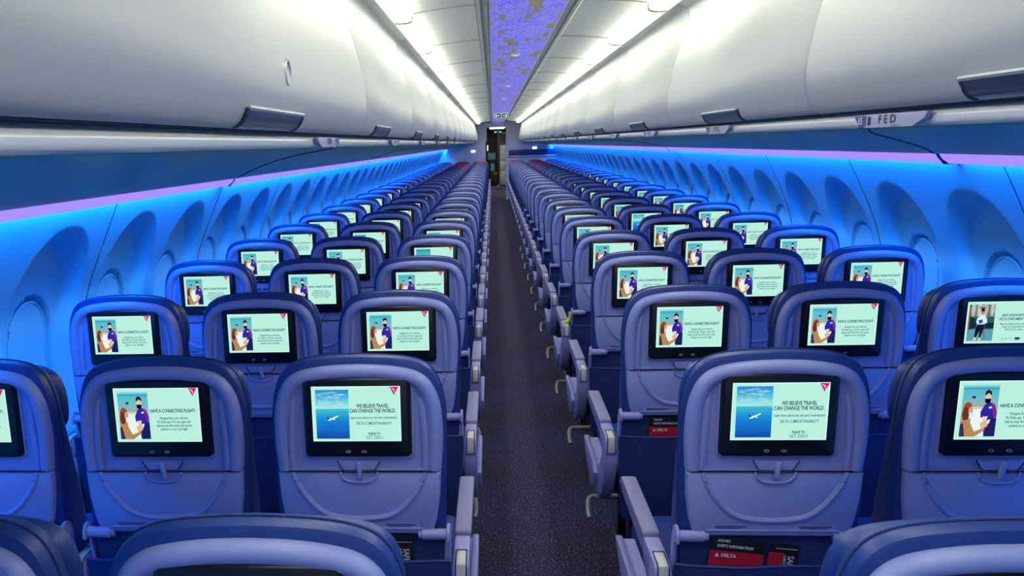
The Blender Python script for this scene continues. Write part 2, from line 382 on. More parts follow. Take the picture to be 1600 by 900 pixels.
def slide_seaside():
    s = Slide(); base(s); a, b, c, d = 0.045, 0.06, 0.42, 0.945
    s.grad(a, b, c, d, ramp(['3c98b0', '50c0cc', '90dcd8', '4cacc0', '2c90a8'], 14)); s.rect(a, 0.42, c, 0.46, 'c8ece4')
    s.ell(0.25, 0.50, 0.03, 0.10, 'a06848'); s.ell(0.265, 0.46, 0.04, 0.08, '3c2c2c'); s.poly([(0.19, 0.66), (0.25, 0.58), (0.30, 0.62), (0.33, d), (0.18, d)], 'c0b090')
    s.ell(0.70, 0.40, 0.055, 0.07, '6ca8a8'); s.ell(0.715, 0.39, 0.045, 0.055, BG); s.poly([(0.70, 0.46), (0.73, 0.44), (0.735, 0.50), (0.705, 0.51)], '2c6070')
    s.text('TO', 0.82, 0.72, 0.013, '2c6070', 0.0003, 0.8); s.logo(); return s.mesh('display', False)
SLIDES = {'connecting': slide_connecting(), 'ocean': slide_ocean(), 'amenity': slide_amenity(), 'seaside': slide_seaside()}

# ------------------------------------------------------------------ seat parts (local: origin on floor under the rear face; +y forward)
ARCH = [(0.196, 0.8735), (0.200, 0.93), (0.2005, 0.98), (0.196, 1.028), (0.185, 1.066), (0.167, 1.094), (0.140, 1.1115), (0.100, 1.121), (0.05, 1.1265), (0, 1.128)]
def full_arch(half, n=4, base=None):
    c = [tuple(p) for p in crom([(x, z, 0) for x, z in half], n)]
    c = [(p[0], p[1]) for p in c]
    return c + [(-x, z) for x, z in c[-2::-1]]
def arch_loop(o2, y): return [(x, y, z) for x, z in o2]

def part_shell():
    b = MB(); o = full_arch(ARCH)
    def off(d): 
        r = inset(o, d); zb = 0.8735
        return [(x, zb if i in (0, len(r) - 1) else z) for i, (x, z) in enumerate(r)]
    prof = [(0.0, 0.060), (-0.002, 0.020), (0.002, 0.006), (0.008, 0.0), (0.016, -0.002), (0.024, 0.0), (0.031, 0.009), (0.038, 0.0155), (0.050, 0.0165)]
    b.loops([arch_loop(off(d), y) for d, y in prof], M['shell'], cap1=True)
    # underside lip above the tray seam, and soft vertical ribs beside the monitor
    b.box(-0.190, 0.190, 0.004, 0.055, 0.8715, 0.8765, M['shell'])
    for s in (-1, 1):
        b.tube(crom([(s * 0.150, 0.028, 1.065), (s * 0.155, 0.018, 1.03), (s * 0.159, 0.0135, 0.98), (s * 0.161, 0.0115, 0.92), (s * 0.160, 0.0125, 0.8745)], 5), 0.009, M['shell'], 8)
    # screen surround ridge
    b.tube([(x, 0.0145, z) for x, z in rrect(-0.130, 0.132, 0.904, 1.104, 0.014, 4)], 0.004, M['shell'], 6, closed=True)
    return b.mesh('back_shell')

def part_monitor():
    b = MB(); o = rrect(-0.1255, 0.1275, 0.909, 1.1015, 0.011, 4)
    b.loops([arch_loop(inset(o, d), y) for d, y in ((0, 0.014), (0, -0.002), (0.002, -0.005), (0.006, -0.0065))], M['bezel'])
    for x in (-0.022, 0.016):                                         # two small touch marks under the picture
        b.tube([(x + 0.006 * cos(t * pi / 4), -0.0072, 0.9225 + 0.0026 * sin(t * pi / 4)) for t in range(8)], 0.0006, M['cream'], 4, closed=True)
    return b.mesh('monitor')

TRAY = [(0.1965, 0.8695), (0.194, 0.81), (0.186, 0.755), (0.178, 0.727), (0.165, 0.7155), (0.150, 0.713)]
def part_tray():
    b = MB()
    o = [(x, z) for x, z in TRAY] + [(-x, z) for x, z in TRAY[::-1]]
    b.loops([arch_loop(inset(o, d), y) for d, y in ((0, 0.042), (0, 0.008), (0.0015, 0.0035), (0.005, 0.001))], M['shell'])
    u = crom([(-0.161, 0.006, 0.8690), (-0.150, 0.0025, 0.843), (-0.128, 0.0005, 0.808), (-0.098, 0.0005, 0.776), (-0.062, 0.0005, 0.7585), (0, 0.0005, 0.7525),
              (0.062, 0.0005, 0.7585), (0.098, 0.0005, 0.776), (0.128, 0.0005, 0.808), (0.150, 0.0025, 0.843), (0.161, 0.006, 0.8690)], 4)
    b.tube(u, 0.0075, M['shell'], 8)
    # latch dish: rim of a half bowl with a dark slit at the seam
    bowl = crom([(-0.044, -0.001, 0.872), (-0.038, -0.003, 0.858), (-0.022, -0.004, 0.849), (0.002, -0.004, 0.847), (0.026, -0.004, 0.849), (0.041, -0.003, 0.858), (0.047, -0.001, 0.872)], 4)
    b.tube(bowl, 0.0032, M['shell'], 8)
    b.add([(x, 0.0004, z) for x, z in ((-0.040, 0.8705), (0.043, 0.8705), (0.036, 0.858), (0.022, 0.852), (-0.020, 0.852), (-0.034, 0.858))], [(0, 1, 2, 3, 4, 5)], M['shell'])
    b.add([(x, -0.0012, z) for x, z in ((-0.047, 0.899), (0.050, 0.899), (0.042, 0.884), (0.036, 0.8722), (-0.033, 0.8722), (-0.039, 0.884))], [(0, 1, 2, 3, 4, 5)], M['shell'])
    b.tube([(-0.050, -0.0008, 0.8995), (-0.041, -0.001, 0.8835), (-0.034, -0.001, 0.876), (-0.020, -0.001, 0.8755), (0.024, -0.001, 0.8755), (0.037, -0.001, 0.876), (0.044, -0.001, 0.8835), (0.053, -0.0008, 0.8995)], 0.0016, M['shell_dark'], 6)
    b.box(-0.040, 0.043, -0.0025, 0.002, 0.8702, 0.8728, M['shell_dark'])
    # card slot near the lower edge
    b.add([(x, 0.0006, z) for x, z in ((-0.140, 0.7275), (0.148, 0.7275), (0.140, 0.7445), (-0.132, 0.7445))], [(0, 1, 2, 3)], M['shell'])
    for x0, x1 in ((-0.128, -0.055), (0.062, 0.136)): b.box(x0, x1, -0.0005, 0.002, 0.7375, 0.7395, M['shell_dark']); b.box(x0 + 0.004, x1 - 0.01, -0.0005, 0.002, 0.7335, 0.735, M['shell_dark'])
    b.tube([(-0.145, -0.0002, 0.7285), (0.152, -0.0002, 0.7285)], 0.0022, M['shell'], 6)
    return b.mesh('tray_table')

def part_latch():
    b = MB(); b.box(-0.0055, 0.0055, -0.013, 0.002, -0.020, 0.020, M['shell'], 0.004); return b.mesh('tray_latch')

BACK = [(0.170, 0.46), (0.192, 0.56), (0.204, 0.70), (0.209, 0.85), (0.2105, 0.98), (0.206, 1.038), (0.195, 1.083), (0.176, 1.115), (0.147, 1.133), (0.105, 1.1425), (0.05, 1.147), (0, 1.1485)]
def part_backrest():
    b = MB(); o = full_arch(BACK, 3)
    prof = [(0.014, 0.024), (0.003, 0.028), (0.0, 0.038), (0.002, 0.060), (0.006, 0.085), (0.014, 0.105), (0.028, 0.116), (0.050, 0.118)]
    b.loops([[(x, y + (y > 0.05) * 0.30 * max(0, 0.99 - z) * min(1, (y - 0.05) / 0.04), z) for x, z in inset(o, d)] for d, y in prof], M['navy'], cap0=True)
    b.tube([(x, 0.062, z) for x, z in inset(o, 0.0015)][10:-10], 0.0022, M['navyfab'], 5)   # stitched seam
    return b.mesh('backrest')
HEAD = [(0.150, 0.925), (0.185, 0.938), (0.203, 0.965), (0.207, 1.02), (0.200, 1.065), (0.183, 1.098), (0.150, 1.119), (0.105, 1.129), (0.05, 1.134), (0, 1.1355)]
def part_headrest(m):
    b = MB(); o = full_arch(HEAD, 3)
    prof = [(0.022, 0.088), (0.014, 0.094), (0.010, 0.108), (0.011, 0.130), (0.020, 0.150), (0.036, 0.160), (0.06, 0.160)]
    b.loops([[(x, y + (0.02 * (abs(x) / 0.2) ** 2), z) for x, z in inset(o, d)] for d, y in prof], m, cap0=True)
    return b.mesh('headrest')
def part_cover():
    b = MB(); o = [p for p in full_arch(BACK, 3) if p[1] > 0.985]
    prof = [(0.02, 0.020), (0.0, 0.022), (-0.003, 0.036), (-0.001, 0.060), (0.003, 0.086), (0.011, 0.107), (0.025, 0.121), (0.050, 0.124)]
    b.loops([[(x, y, z) for x, z in cut(o, d)] for d, y in prof], M['red'], cap1=False, closed=False); return b.mesh('headrest_cover', False)
def cut(o, d):
    r = inset([(o[0][0], 0.5)] + list(o) + [(o[-1][0], 0.5)], d); return r[1:-1]
def part_cushion():
    b = MB(); b.box(-0.213, 0.213, 0.13, 0.78, 0.375, 0.485, M['navy'], 0.035, 3); return b.mesh('seat_cushion')
def part_lower():
    b = MB(); b.box(-0.196, 0.196, 0.022, 0.06, 0.33, 0.735, M['navyfab'], 0.01); return b.mesh('lower_back')
def part_pocket():
    b = MB(); rows = []
    for z, w, y in ((0.345, 0.200, 0.018), (0.40, 0.207, 0.002), (0.48, 0.212, -0.010), (0.56, 0.214, -0.016), (0.62, 0.215, -0.019), (0.646, 0.216, -0.020)):
        rows.append([(x * w, y + 0.016 * abs(x) ** 3 + 0.0025 * sin(x * 9 + z * 30), z + 0.0035 * sin(x * 3.0)) for x in [k / 10 - 1 for k in range(21)]])
    rows.append([(x, y + 0.008, z + 0.001) for x, y, z in rows[-1]])
    rows.append([(x, y + 0.009, z - 0.05) for x, y, z in rows[-2]])
    b.loops(rows, M['navyfab'], cap1=False, closed=False)
    b.tube(rows[5], 0.0028, M['navy'], 6)
    return b.mesh('seat_pocket', False)
def part_trayarm(s):
    b = MB(); x0, x1 = s * 0.140, s * 0.208
    b.tube([(x0, 0.004, 0.7115), (s * 0.15, 0.004, 0.7115), (s * 0.152, 0.002, 0.7125), (x1, 0.002, 0.7135)], 0.0105, M['shell'], 10)
    b.tube([(s * 0.150, 0.002, 0.7125), (x1, 0.002, 0.7135)], 0.014, M['arm'], 12)
    pl = crom([(-0.022, 0.700), (-0.020, 0.726), (0.0, 0.738), (0.030, 0.733), (0.060, 0.705), (0.075, 0.660), (0.055, 0.650), (0.040, 0.690), (0.012, 0.706), (-0.010, 0.690)], 3, True) if False else \
        [(-0.020, 0.700), (-0.018, 0.722), (-0.004, 0.735), (0.016, 0.737), (0.036, 0.728), (0.05, 0.70), (0.055, 0.64), (0.035, 0.60), (0.025, 0.64), (0.018, 0.69), (0.0, 0.700), (-0.010, 0.696)]
    b.prism(pl, 'x', min(x1, s * 0.216), max(x1, s * 0.216), M['arm'], 0.0025)
    return b.mesh('tray_arm')
def part_armrest(x, lo):
    """housing with the rear hinge; pad and button are its sub-parts"""
    b = MB(); w = 0.0205
    b.prism([(-0.012, 0.615), (-0.006, 0.632), (0.012, 0.640), (0.185, 0.640), (0.19, 0.615), (0.17, 0.575), (0.10, 0.560), (0.03, 0.560), (-0.008, 0.578)], 'x', x - w, x + w, M['arm'], 0.006)
    b.prism([(0.15, 0.632), (0.66, 0.632), (0.672, 0.615), (0.655, 0.596), (0.16, 0.585)], 'x', x - w * 0.86, x + w * 0.86, M['arm'], 0.005)
    if lo: b.prism([(0.0, lo), (0.05, lo), (0.09, 0.57), (0.0, 0.57)], 'x', x - w * 0.9, x + w * 0.9, M['arm'], 0.006)
    return b.mesh('armrest')
def part_pad(x):
    b = MB(); b.prism([(0.188, 0.6405), (0.192, 0.650), (0.64, 0.650), (0.668, 0.642), (0.676, 0.625), (0.665, 0.616), (0.19, 0.622)], 'x', x - 0.022, x + 0.022, M['pad'], 0.006)
    return b.mesh('armrest_pad')
def part_button(x):
    b = MB(); b.box(x - 0.012, x + 0.012, -0.0145, 0.075, 0.585, 0.6432, M['cream'], 0.005)
    b.tube([(x - 0.0135, -0.013, 0.585), (x - 0.0135, -0.010, 0.634), (x - 0.0135, 0.004, 0.6425), (x - 0.0135, 0.078, 0.6425), (x + 0.0135, 0.078, 0.6425), (x + 0.0135, 0.004, 0.6425), (x + 0.0135, -0.010, 0.634), (x + 0.0135, -0.013, 0.585)], 0.0014, M['shell_dark'], 5)
    return b.mesh('armrest_button')
def part_endpanel(s):
    b = MB(); x0, x1 = sorted((s * 0.243, s * 0.290))
    o = [(0.000, 0.622), (-0.004, 0.56), (0.015, 0.50), (0.07, 0.42), (0.17, 0.362), (0.29, 0.338), (0.40, 0.35), (0.52, 0.395), (0.63, 0.452), (0.62, 0.462), (0.30, 0.462), (0.18, 0.485), (0.11, 0.545), (0.06, 0.622)]
    x0, x1 = sorted((s * 0.219, s * 0.262))
    b.prism(o, 'x', x0, x1, M['arm'], 0.006)
    xa, xb = sorted((s * 0.256, s * 0.276))
    b.prism([(0.26, 0.372), (0.34, 0.352), (0.47, 0.385), (0.635, 0.455), (0.63, 0.470), (0.29, 0.470), (0.22, 0.44)], 'x', xa, xb, M['arm'], 0.005)
    return b.mesh('end_panel')
def part_leg(s):
    b = MB(); b.prism([(0.20, 0.0), (0.26, 0.0), (0.34, 0.38), (0.27, 0.38)], 'x', s * 0.12 - 0.018, s * 0.12 + 0.018, M['darkmetal'], 0.004)
    b.prism([(0.60, 0.0), (0.65, 0.0), (0.62, 0.38), (0.56, 0.38)], 'x', s * 0.12 - 0.015, s * 0.12 + 0.015, M['darkmetal'], 0.004)
    b.box(s * 0.12 - 0.022, s * 0.12 + 0.022, 0.16, 0.70, 0.0, 0.022, M['darkmetal'], 0.004); return b.mesh('leg')
def part_bar(s):
    b = MB()
    if s: pts = crom([(-s * 0.235, 0.80, 0.145), (s * 0.18, 0.80, 0.145), (s * 0.222, 0.795, 0.145), (s * 0.240, 0.77, 0.138), (s * 0.244, 0.72, 0.105), (s * 0.240, 0.70, 0.085)], 5)
    else: pts = [(-0.235, 0.80, 0.145), (0.235, 0.80, 0.145)]
    b.tube(pts, 0.012, M['metal'], 8); return b.mesh('baggage_bar')

PM = {'back_shell': part_shell(), 'monitor': part_monitor(), 'tray_table': part_tray(), 'tray_latch': part_latch(), 'backrest': part_backrest(),
      'headrest': part_headrest(M['navy']), 'headrest_red': part_headrest(M['red']), 'seat_cushion': part_cushion(), 'lower_back': part_lower(), 'headrest_cover': part_cover(), 'seat_pocket': part_pocket()}
TA = {s: part_trayarm(s) for s in (-1, 1)}
AX = 0.241
ARM = {(s, lo): part_armrest(s * AX, lo) for s in (-1, 1) for lo in (0, 0.40)}
PAD = {s: part_pad(s * AX) for s in (-1, 1)}; BTN = {s: part_button(s * AX) for s in (-1, 1)}
END = {s: part_endpanel(s) for s in (-1, 1)}; LEG = {s: part_leg(s) for s in (-1, 1)}; BAR = {s: part_bar(s) for s in (-1, 0, 1)}

ORD = ['first', 'second', 'third', 'fourth', 'fifth', 'sixth', 'seventh', 'eighth', 'ninth', 'tenth', 'eleventh', 'twelfth', 'thirteenth', 'fourteenth', 'fifteenth',
       'sixteenth', 'seventeenth', 'eighteenth', 'nineteenth', 'twentieth', 'twenty-first', 'twenty-second', 'twenty-third', 'twenty-fourth', 'twenty-fifth', 'twenty-sixth']
COLNAME = {'la': 'window seat left of the aisle', 'lb': 'middle seat left of the aisle', 'lc': 'aisle seat left of the aisle',
           'rc': 'aisle seat right of the aisle', 'rb': 'middle seat right of the aisle', 'ra': 'window seat right of the aisle'}
SPECIAL = {(1, 'lc'): 'ocean', (1, 'rc'): 'ocean', (2, 'ra'): 'amenity', (4, 'lc'): 'seaside', (6, 'rb'): 'ocean'}
DESC = {'ocean': 'ocean picture on its screen', 'amenity': 'seated-person picture on its screen', 'seaside': 'aqua picture on its screen'}
def red_head(n, c):
    return (c in ('lc', 'rc') and n >= 24) or (c in ('lb', 'rb') and n >= 20)
def make_seat(n, c):
    if n == 0 and c in ('la', 'ra'): return None
    Y = D1 + (n - 1) * P; sl = SPECIAL.get((n, c), 'connecting')
    s = 1 if c[0] == 'l' else -1                                       # side that faces the aisle
    lab = ('red-headed ' if red_head(n, c) else '') + COLNAME[c] + ', ' + ORD[n] + ' row from the camera'
    if n == 0: lab = COLNAME[c] + ', nearest row, only its navy top in view'
    elif sl in DESC: lab += ', ' + DESC[sl]
    elif n <= 4: lab += ', two-people picture screen'
    r = thing('airplane_seat', lab, 'airplane seat', (SEATX[c], Y, 0), 'rows of airplane seats')
    full = n <= 12
    place(PM['back_shell'], 'back_shell', r); place(PM['backrest'], 'backrest', r)
    place(PM['headrest_red' if red_head(n, c) else 'headrest'], 'headrest', r)
    if red_head(n, c): place(PM['headrest_cover'], 'headrest_cover', r)['label'] = 'red cover over the seat top'
    mo = place(PM['monitor'], 'monitor', r, (0, 0.006, 0)); mo['label'] = 'black framed seatback monitor'
    d = place(SLIDES[sl], 'display', mo); d['label'] = 'lit screen picture with text'
    t = place(PM['tray_table'], 'tray_table', r)
    place(PM['seat_cushion'], 'seat_cushion', r)
    place(PM['lower_back'], 'lower_back', r)
    if full:
        l = place(PM['tray_latch'], 'tray_latch', t, (0.0035, -0.002, 0.8785))
        a = {(2, 'rc'): 28, (1, 'lb'): -14, (1, 'rb'): 12, (1, 'rc'): 6, (2, 'lb'): -12}.get((n, c), 0)
        l.rotation_euler = (0, radians(a), 0)
        place(PM['seat_pocket'], 'seat_pocket', r)
        for q in (-1, 1): place(TA[q], 'tray_arm', r)
        place(BAR[s if c[1] == 'c' else 0], 'baggage_bar', r)
    for q in (-1, 1): place(LEG[q], 'leg', r)
    sides = {'c': (s,), 'b': (-1, 1), 'a': (-s,)}[c[1]]
    for q in sides:
        ar = place(ARM[(q, 0.40 if c[1] != 'c' else 0)], 'armrest', r)
        place(PAD[q], 'armrest_pad', ar)
        if full: place(BTN[q], 'armrest_button', ar)['label'] = 'cream button at the armrest hinge'
    if c[1] == 'c': place(END[s], 'end_panel', r)
    return r
for n in range(0, NROW + 1):
    for c in SEATX: make_seat(n, c)

# ------------------------------------------------------------------ safety cards in the pockets
def card(kind, label, c, n, x, z, rot):
    r = thing('safety_card', label, 'safety card', (SEATX[c] + x, D1 + (n - 1) * P - 0.004, z), 'safety cards in seat pockets')
    b = MB(); y = 0.0
    if kind == 'red':
        b.box(-0.062, 0.062, y, y + 0.0012, -0.16, 0.046, M['cardblack'])
        b.add([(-0.062, y - 0.0003, -0.16), (0.062, y - 0.0003, -0.16), (0.062, y - 0.0003, 0.012), (-0.062, y - 0.0003, 0.012)], [(0, 1, 2, 3)], M['cardred'])
        o = b.build('cover', r, False); w = MB()
        for t, x0, z0, sz in (('A321NEO', -0.048, 0.037, 0.0085), ('SAFETY INFORMATION', -0.048, 0.024, 0.0100)):
            V, F = text_geo(t, sz, 'LEFT', 0.0002, 0.8); w.add([(x0 + a, y - 0.0006, z0 + bb) for a, bb in V], F, M['inkwhite'])
        V, F = text_geo('DELTA', 0.0110, 'LEFT', 0.0003, 1.05); w.add([(-0.036 + a, y - 0.0007, 0.001 + bb) for a, bb in V], F, M['inkwhite'])
        w.add([(-0.050, y - 0.0007, -0.003), (-0.040, y - 0.0007, -0.003), (-0.045, y - 0.0007, 0.006)], [(0, 1, 2)], M['inkwhite'])
        w.build('lettering', r, False)['label'] = 'white lettering and triangle mark'
    else:
        b.box(-0.034, 0.034, y, y + 0.0012, -0.16, 0.042, M['cardblack'])
        b.add([(-0.034, y - 0.0003, -0.16), (0.002, y - 0.0003, -0.16), (0.002, y - 0.0003, 0.020), (-0.034, y - 0.0003, 0.020)], [(0, 1, 2, 3)], M['cardred'])
        b.build('cover', r, False); w = MB()
        V, F = text_geo('SAFE', 0.0200, 'LEFT', 0.0002, 0.8); w.add([(0.0165 + bb, y - 0.0007, 0.014 - a) for a, bb in V], F, M['inkwhite'])
        V, F = text_geo('& MORE', 0.0090, 'LEFT', 0.0001, 0.8); w.add([(0.0035 + bb, y - 0.0007, 0.014 - a) for a, bb in V], F, M['inkwhite'])
        w.add([(-0.02, y - 0.0007, 0.030), (0.030, y - 0.0007, 0.030), (0.030, y - 0.0007, 0.0312), (-0.02, y - 0.0007, 0.0312)], [(0, 1, 2, 3)], M['inkwhite'])
        w.build('lettering', r, False)['label'] = 'white upright lettering'
    r.rotation_euler = (0, radians(rot), 0)
card('red', 'black and red safety card in pocket of the near right aisle seat', 'rc', 1, -0.075, 0.664, 6)
card('tall', 'safety card with upright white letters, in pocket of the near right aisle seat', 'rc', 1, 0.030, 0.655, 5)
card('tall', 'safety card with upright white letters, in pocket of the near left aisle seat', 'lc', 1, 0.093, 0.664, 0)
card('red', 'black and red safety card in pocket of the right aisle seat, third row', 'rc', 2, -0.055, 0.664, 0)
card('red', 'black and red safety card in pocket of the left middle seat, third row', 'lb', 2, 0.130, 0.664, 0)

# ------------------------------------------------------------------ setting: floor, walls, ceiling
def smooth(t): t = max(0.0, min(1.0, t)); return t * t * (3 - 2 * t)
b = MB(); b.box(-1.7, 1.7, YBACK, 41.6, -0.05, 0.0, M['carpet']); struct(b.build('floor'), 'dark purple speckled aisle carpet')

WALLP = {-1: [(1.572, 1.447), (1.622, 1.345), (1.675, 1.235), (1.725, 1.120), (1.752, 1.02), (1.765, 0.90), (1.762, 0.70), (1.735, 0.40), (1.70, 0.15), (1.69, 0.0)],
         1: [(1.562, 1.486), (1.622, 1.375), (1.690, 1.235), (1.738, 1.110), (1.756, 1.02), (1.765, 0.90), (1.762, 0.70), (1.735, 0.40), (1.70, 0.15), (1.69, 0.0)]}
WIN0 = {-1: 3.44 - 0.79 * 6, 1: 4.17 - 0.79 * 7}; SEAM0 = {-1: 3.84 - 1.58 * 3, 1: 3.78 - 1.58 * 3}
def wallx(side, z):
    pr = WALLP[side]
    for (x0, z0), (x1, z1) in zip(pr, pr[1:]):
        if z >= z1:
            i = pr.index((x0, z0)); a = pr[max(0, i - 1)]; d = pr[min(len(pr) - 1, i + 2)]
            t = (z0 - z) / (z0 - z1)
            m0 = (x1 - a[0]) / max(1e-6, (a[1] - z1)) * (z0 - z1) if i else (x1 - x0); m1 = (d[0] - x0) / max(1e-6, (z0 - d[1])) * (z0 - z1)
            return (2 * t ** 3 - 3 * t * t + 1) * x0 + (t ** 3 - 2 * t * t + t) * m0 + (-2 * t ** 3 + 3 * t * t) * x1 + (t ** 3 - t * t) * m1
    return pr[-1][0]
def arch_e(dy, z):
    if z > 1.00: return math.hypot(dy / 0.172, (z - 1.00) / 0.150)
    return max(abs(dy) / 0.172, (0.80 - z) / 0.05 + 1 if z < 0.80 else 0)
def recess(side, y, z):
    k = round((y - WIN0[side]) / 0.79); dy = y - (WIN0[side] + 0.79 * k)
    v = (z - 1.0) / 0.385 if z > 1.0 else (1.0 - z) / 0.50
    e = (abs(dy / 0.335) ** 2.3 + abs(v) ** 2.3) ** (1 / 2.3)
    soft = 0.13 + 0.30 * smooth((1.20 - z) / 0.25)
    d = (0.035 + 0.42 * max(0.0, 1.775 - wallx(side, z))) * smooth((1 - e) / soft)
    a = arch_e(dy, z); d += 0.044 * smooth((1.03 - a) / 0.08)
    return d
def sidewall(side, name):
    ys = []; y = YBACK
    while y < YEND: ys.append(y); y += 0.0115 if 1.5 < y < 11 else 0.03
    ys.append(YEND)
    top = WALLP[side][0][1]; zs = [top - 0.012 * k for k in range(int((top - 0.62) / 0.012))] + [0.6, 0.5, 0.4, 0.25, 0.1, 0.0]
    wx = [wallx(side, z) for z in zs]; V, F = [], []; nz = len(zs)
    for y in ys:
        ds = min((y - SEAM0[side]) % 1.58, 1.58 - (y - SEAM0[side]) % 1.58); sg = 0.004 * (1 - smooth(ds / 0.02))
        for z, x in zip(zs, wx): V.append((side * (x + (recess(side, y, z) if z > 0.45 else 0) + sg), y, z))
    for i in range(len(ys) - 1):
        for j in range(nz - 1): F.append((i * nz + j, (i + 1) * nz + j, (i + 1) * nz + j + 1, i * nz + j + 1))
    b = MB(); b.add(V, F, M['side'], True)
    k = SEAM0[side]
    while k < YEND - 0.2:                                              # panel joints
        if k > YBACK: b.tube([(side * (wallx(side, z) + 0.0045), k, z) for z in (zs[::4] + [0.4, 0.1] if (len(zs) % 4) else zs[::4]) if z > 0.05], 0.0032, M['seam'], 5)
        k += 1.58
    return struct(b.build(name, None, False))
sidewall(-1, 'wall_left'); sidewall(1, 'wall_right')

# closed window shades, one object per window
wn = 1
for side in (-1, 1):
    k = 0
    while True:
        yc = WIN0[side] + 0.79 * k; k += 1
        if yc > YEND - 0.3: break
        if yc < 0.4: continue
        b = MB(); out = [(0.150 * cos(t * pi / 16), 1.0 + 0.130 * sin(t * pi / 16)) for t in range(17)]
        out = [(0.150, 0.82)] + out + [(-0.150, 0.82)]
        def on(p, off): return (side * (wallx(side, p[1]) + 0.035 + 0.42 * max(0.0, 1.775 - wallx(side, p[1])) + 0.044 - off), yc + p[0], p[1])
        rows = []
        for j in range(9):
            z = 0.82 + (1.129 - 0.82) * j / 8; w = 0.150 if z <= 1.0 else 0.150 * math.sqrt(max(0, 1 - ((z - 1.0) / 0.130) ** 2)); w = max(w, 0.004)
            rows.append([on((w * (q / 4 - 1), z), 0.034 + 0.004 * (1 - (q / 4 - 1) ** 2)) for q in range(9)])
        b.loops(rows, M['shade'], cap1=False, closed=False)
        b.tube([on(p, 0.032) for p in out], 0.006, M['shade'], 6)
        b.tube([on((x, 0.90), 0.040) for x in (-0.05, 0.05)], 0.004, M['shade'], 6)
        struct(b.build('window_%d' % wn, None, False), 'closed arched window shade'); wn += 1

# ceiling: curved side panels with joints, centre film given an added glow
CE = [(0.232, 2.200), (0.304, 2.198), (0.424, 2.187), (0.500, 2.176)]
b = MB(); ylong = [YBACK, YEND]
for side in (-1, 1):
    prof = crom([(x, z, 0) for x, z in CE], 4)
    b.loops([[(side * p.x, y, p.y) for p in prof] for y in (YBACK, YEND)], M['ceil'], cap1=False, closed=False)
    b.loops([[(side * x, y, z) for x, z in ((0.5780, 2.160), (0.5785, 2.136), (0.582, 2.134), (0.586, 2.136), (0.588, 2.165), (0.600, 2.180), (0.70, 2.20), (1.7, 2.22))] for y in (YBACK, YEND)], M['ceil'], cap1=False, closed=False)
b.add([(-1.7, YBACK, 2.28), (1.7, YBACK, 2.28), (1.7, YEND, 2.28), (-1.7, YEND, 2.28)], [(0, 1, 2, 3)], M['ceil'])
JO = []
y = 0.10
while y < YEND: JO.append(y); y += 1.555
for y in JO:
    for side in (-1, 1):
        b.tube([(side * p.x, y, p.y - 0.001) for p in crom([(x, z, 0) for x, z in CE], 3)], 0.0035, M['ceilline'], 5)
struct(b.build('ceiling', None, False), 'pale curved ceiling panels with cross joints')
b = MB(); b.box(-0.166, 0.170, YBACK, YEND, 2.200, 2.23, M['mosaic']); struct(b.build('ceiling_panel'), 'violet mosaic film along the ceiling centre')
b = MB()
for side in (-1, 1):
    b.box(*sorted((side * 0.168, side * 0.180)), YBACK, YEND, 2.190, 2.215, M['trimgold']); b.box(*sorted((side * 0.181, side * 0.205)), YBACK, YEND, 2.199, 2.215, M['trimwhite'])
    b.box(*sorted((side * 0.206, side * 0.212)), YBACK, YEND, 2.194, 2.215, M['trimgold']); b.box(*sorted((side * 0.213, side * 0.229)), YBACK, YEND, 2.2, 2.215, M['trimwhite'])
    b.box(*sorted((side * 0.229, side * 0.233)), YBACK, YEND, 2.21, 2.22, M['seam'])
struct(b.build('trim_1'), 'gold and white trim beside the violet ceiling film')

# strip lights, one per ceiling bay
b = MB(); prof = [(0.503, 2.1755), (0.5035, 2.155), (0.507, 2.146), (0.522, 2.141), (0.545, 2.139), (0.564, 2.139), (0.5775, 2.142)]
LB = {}
for side in (-1, 1):
    b = MB(); b.loops([[(side * x, y, z) for x, z in prof] for y in (0.024, 1.531)], M['light'], cap1=False, closed=False); LB[side] = b.mesh('diffuser', False)
CB = {}
for side in (-1, 1):
    b = MB(); b.loops([[(side * x, y, z - 0.003) for x, z in prof] for y in (-0.023, 0.023)], M['lightcap'], cap1=False, closed=False)
    b.tube([(side * x, 0.0, z - 0.004) for x, z in prof], 0.004, M['ceilline'], 5); CB[side] = b.mesh('end_cap', False)
for side in (-1, 1):
    for i, y in enumerate([JO[0] - 1.555] + JO[:-1]):
        nm = 'left' if side < 0 else 'right'; k = i - 3
        lab = 'bright white strip light over the %s bins, ' % nm + (ORD[k] + ' bay in view' if 0 <= k < 14 else ('bay above the camera' if k < 0 else 'far bay %s from the end' % ORD[len(JO) - 1 - i]))
        t = thing('ceiling_light', lab, 'ceiling light', (0, y, 0), 'strip lights along the ceiling')
        place(LB[side], 'diffuser', t); place(CB[side], 'end_cap', t)

# ------------------------------------------------------------------ overhead bins
BP = [(0.590, 2.140), (0.618, 2.134), (0.638, 2.116), (0.641, 2.080), (0.629, 2.035), (0.607, 1.965), (0.587, 1.895), (0.573, 1.825), (0.566, 1.775), (0.567, 1.730), (0.576, 1.692), (0.588, 1.669), (0.604, 1.659)]
def binprof():
    c = [(p.x, p.y) for p in crom([(x, z, 0) for x, z in BP], 3)]
    return c + [(0.700, 1.662), (1.20, 1.672), (1.30, 1.75), (1.30, 2.10), (1.20, 2.16), (0.595, 2.155)]
def make_bin(side, L, d):
    b = MB(); p = binprof(); e = 0.006
    ls = [[(side * x, y, z) for x, z in inset(p, i)] for y, i in ((e, 0.010), (e + 0.003, 0.004), (e + 0.009, 0.0), (L - e - 0.009, 0.0), (L - e - 0.003, 0.004), (L - e, 0.010))]
    b.loops(ls, M['bin'], cap0=True, cap1=True); return b.mesh('bin_door')
BL = {-1: 2.0, 1: 1.975}; B0 = {-1: 3.48 - 2.0, 1: 2.605 - 1.975 * 2}
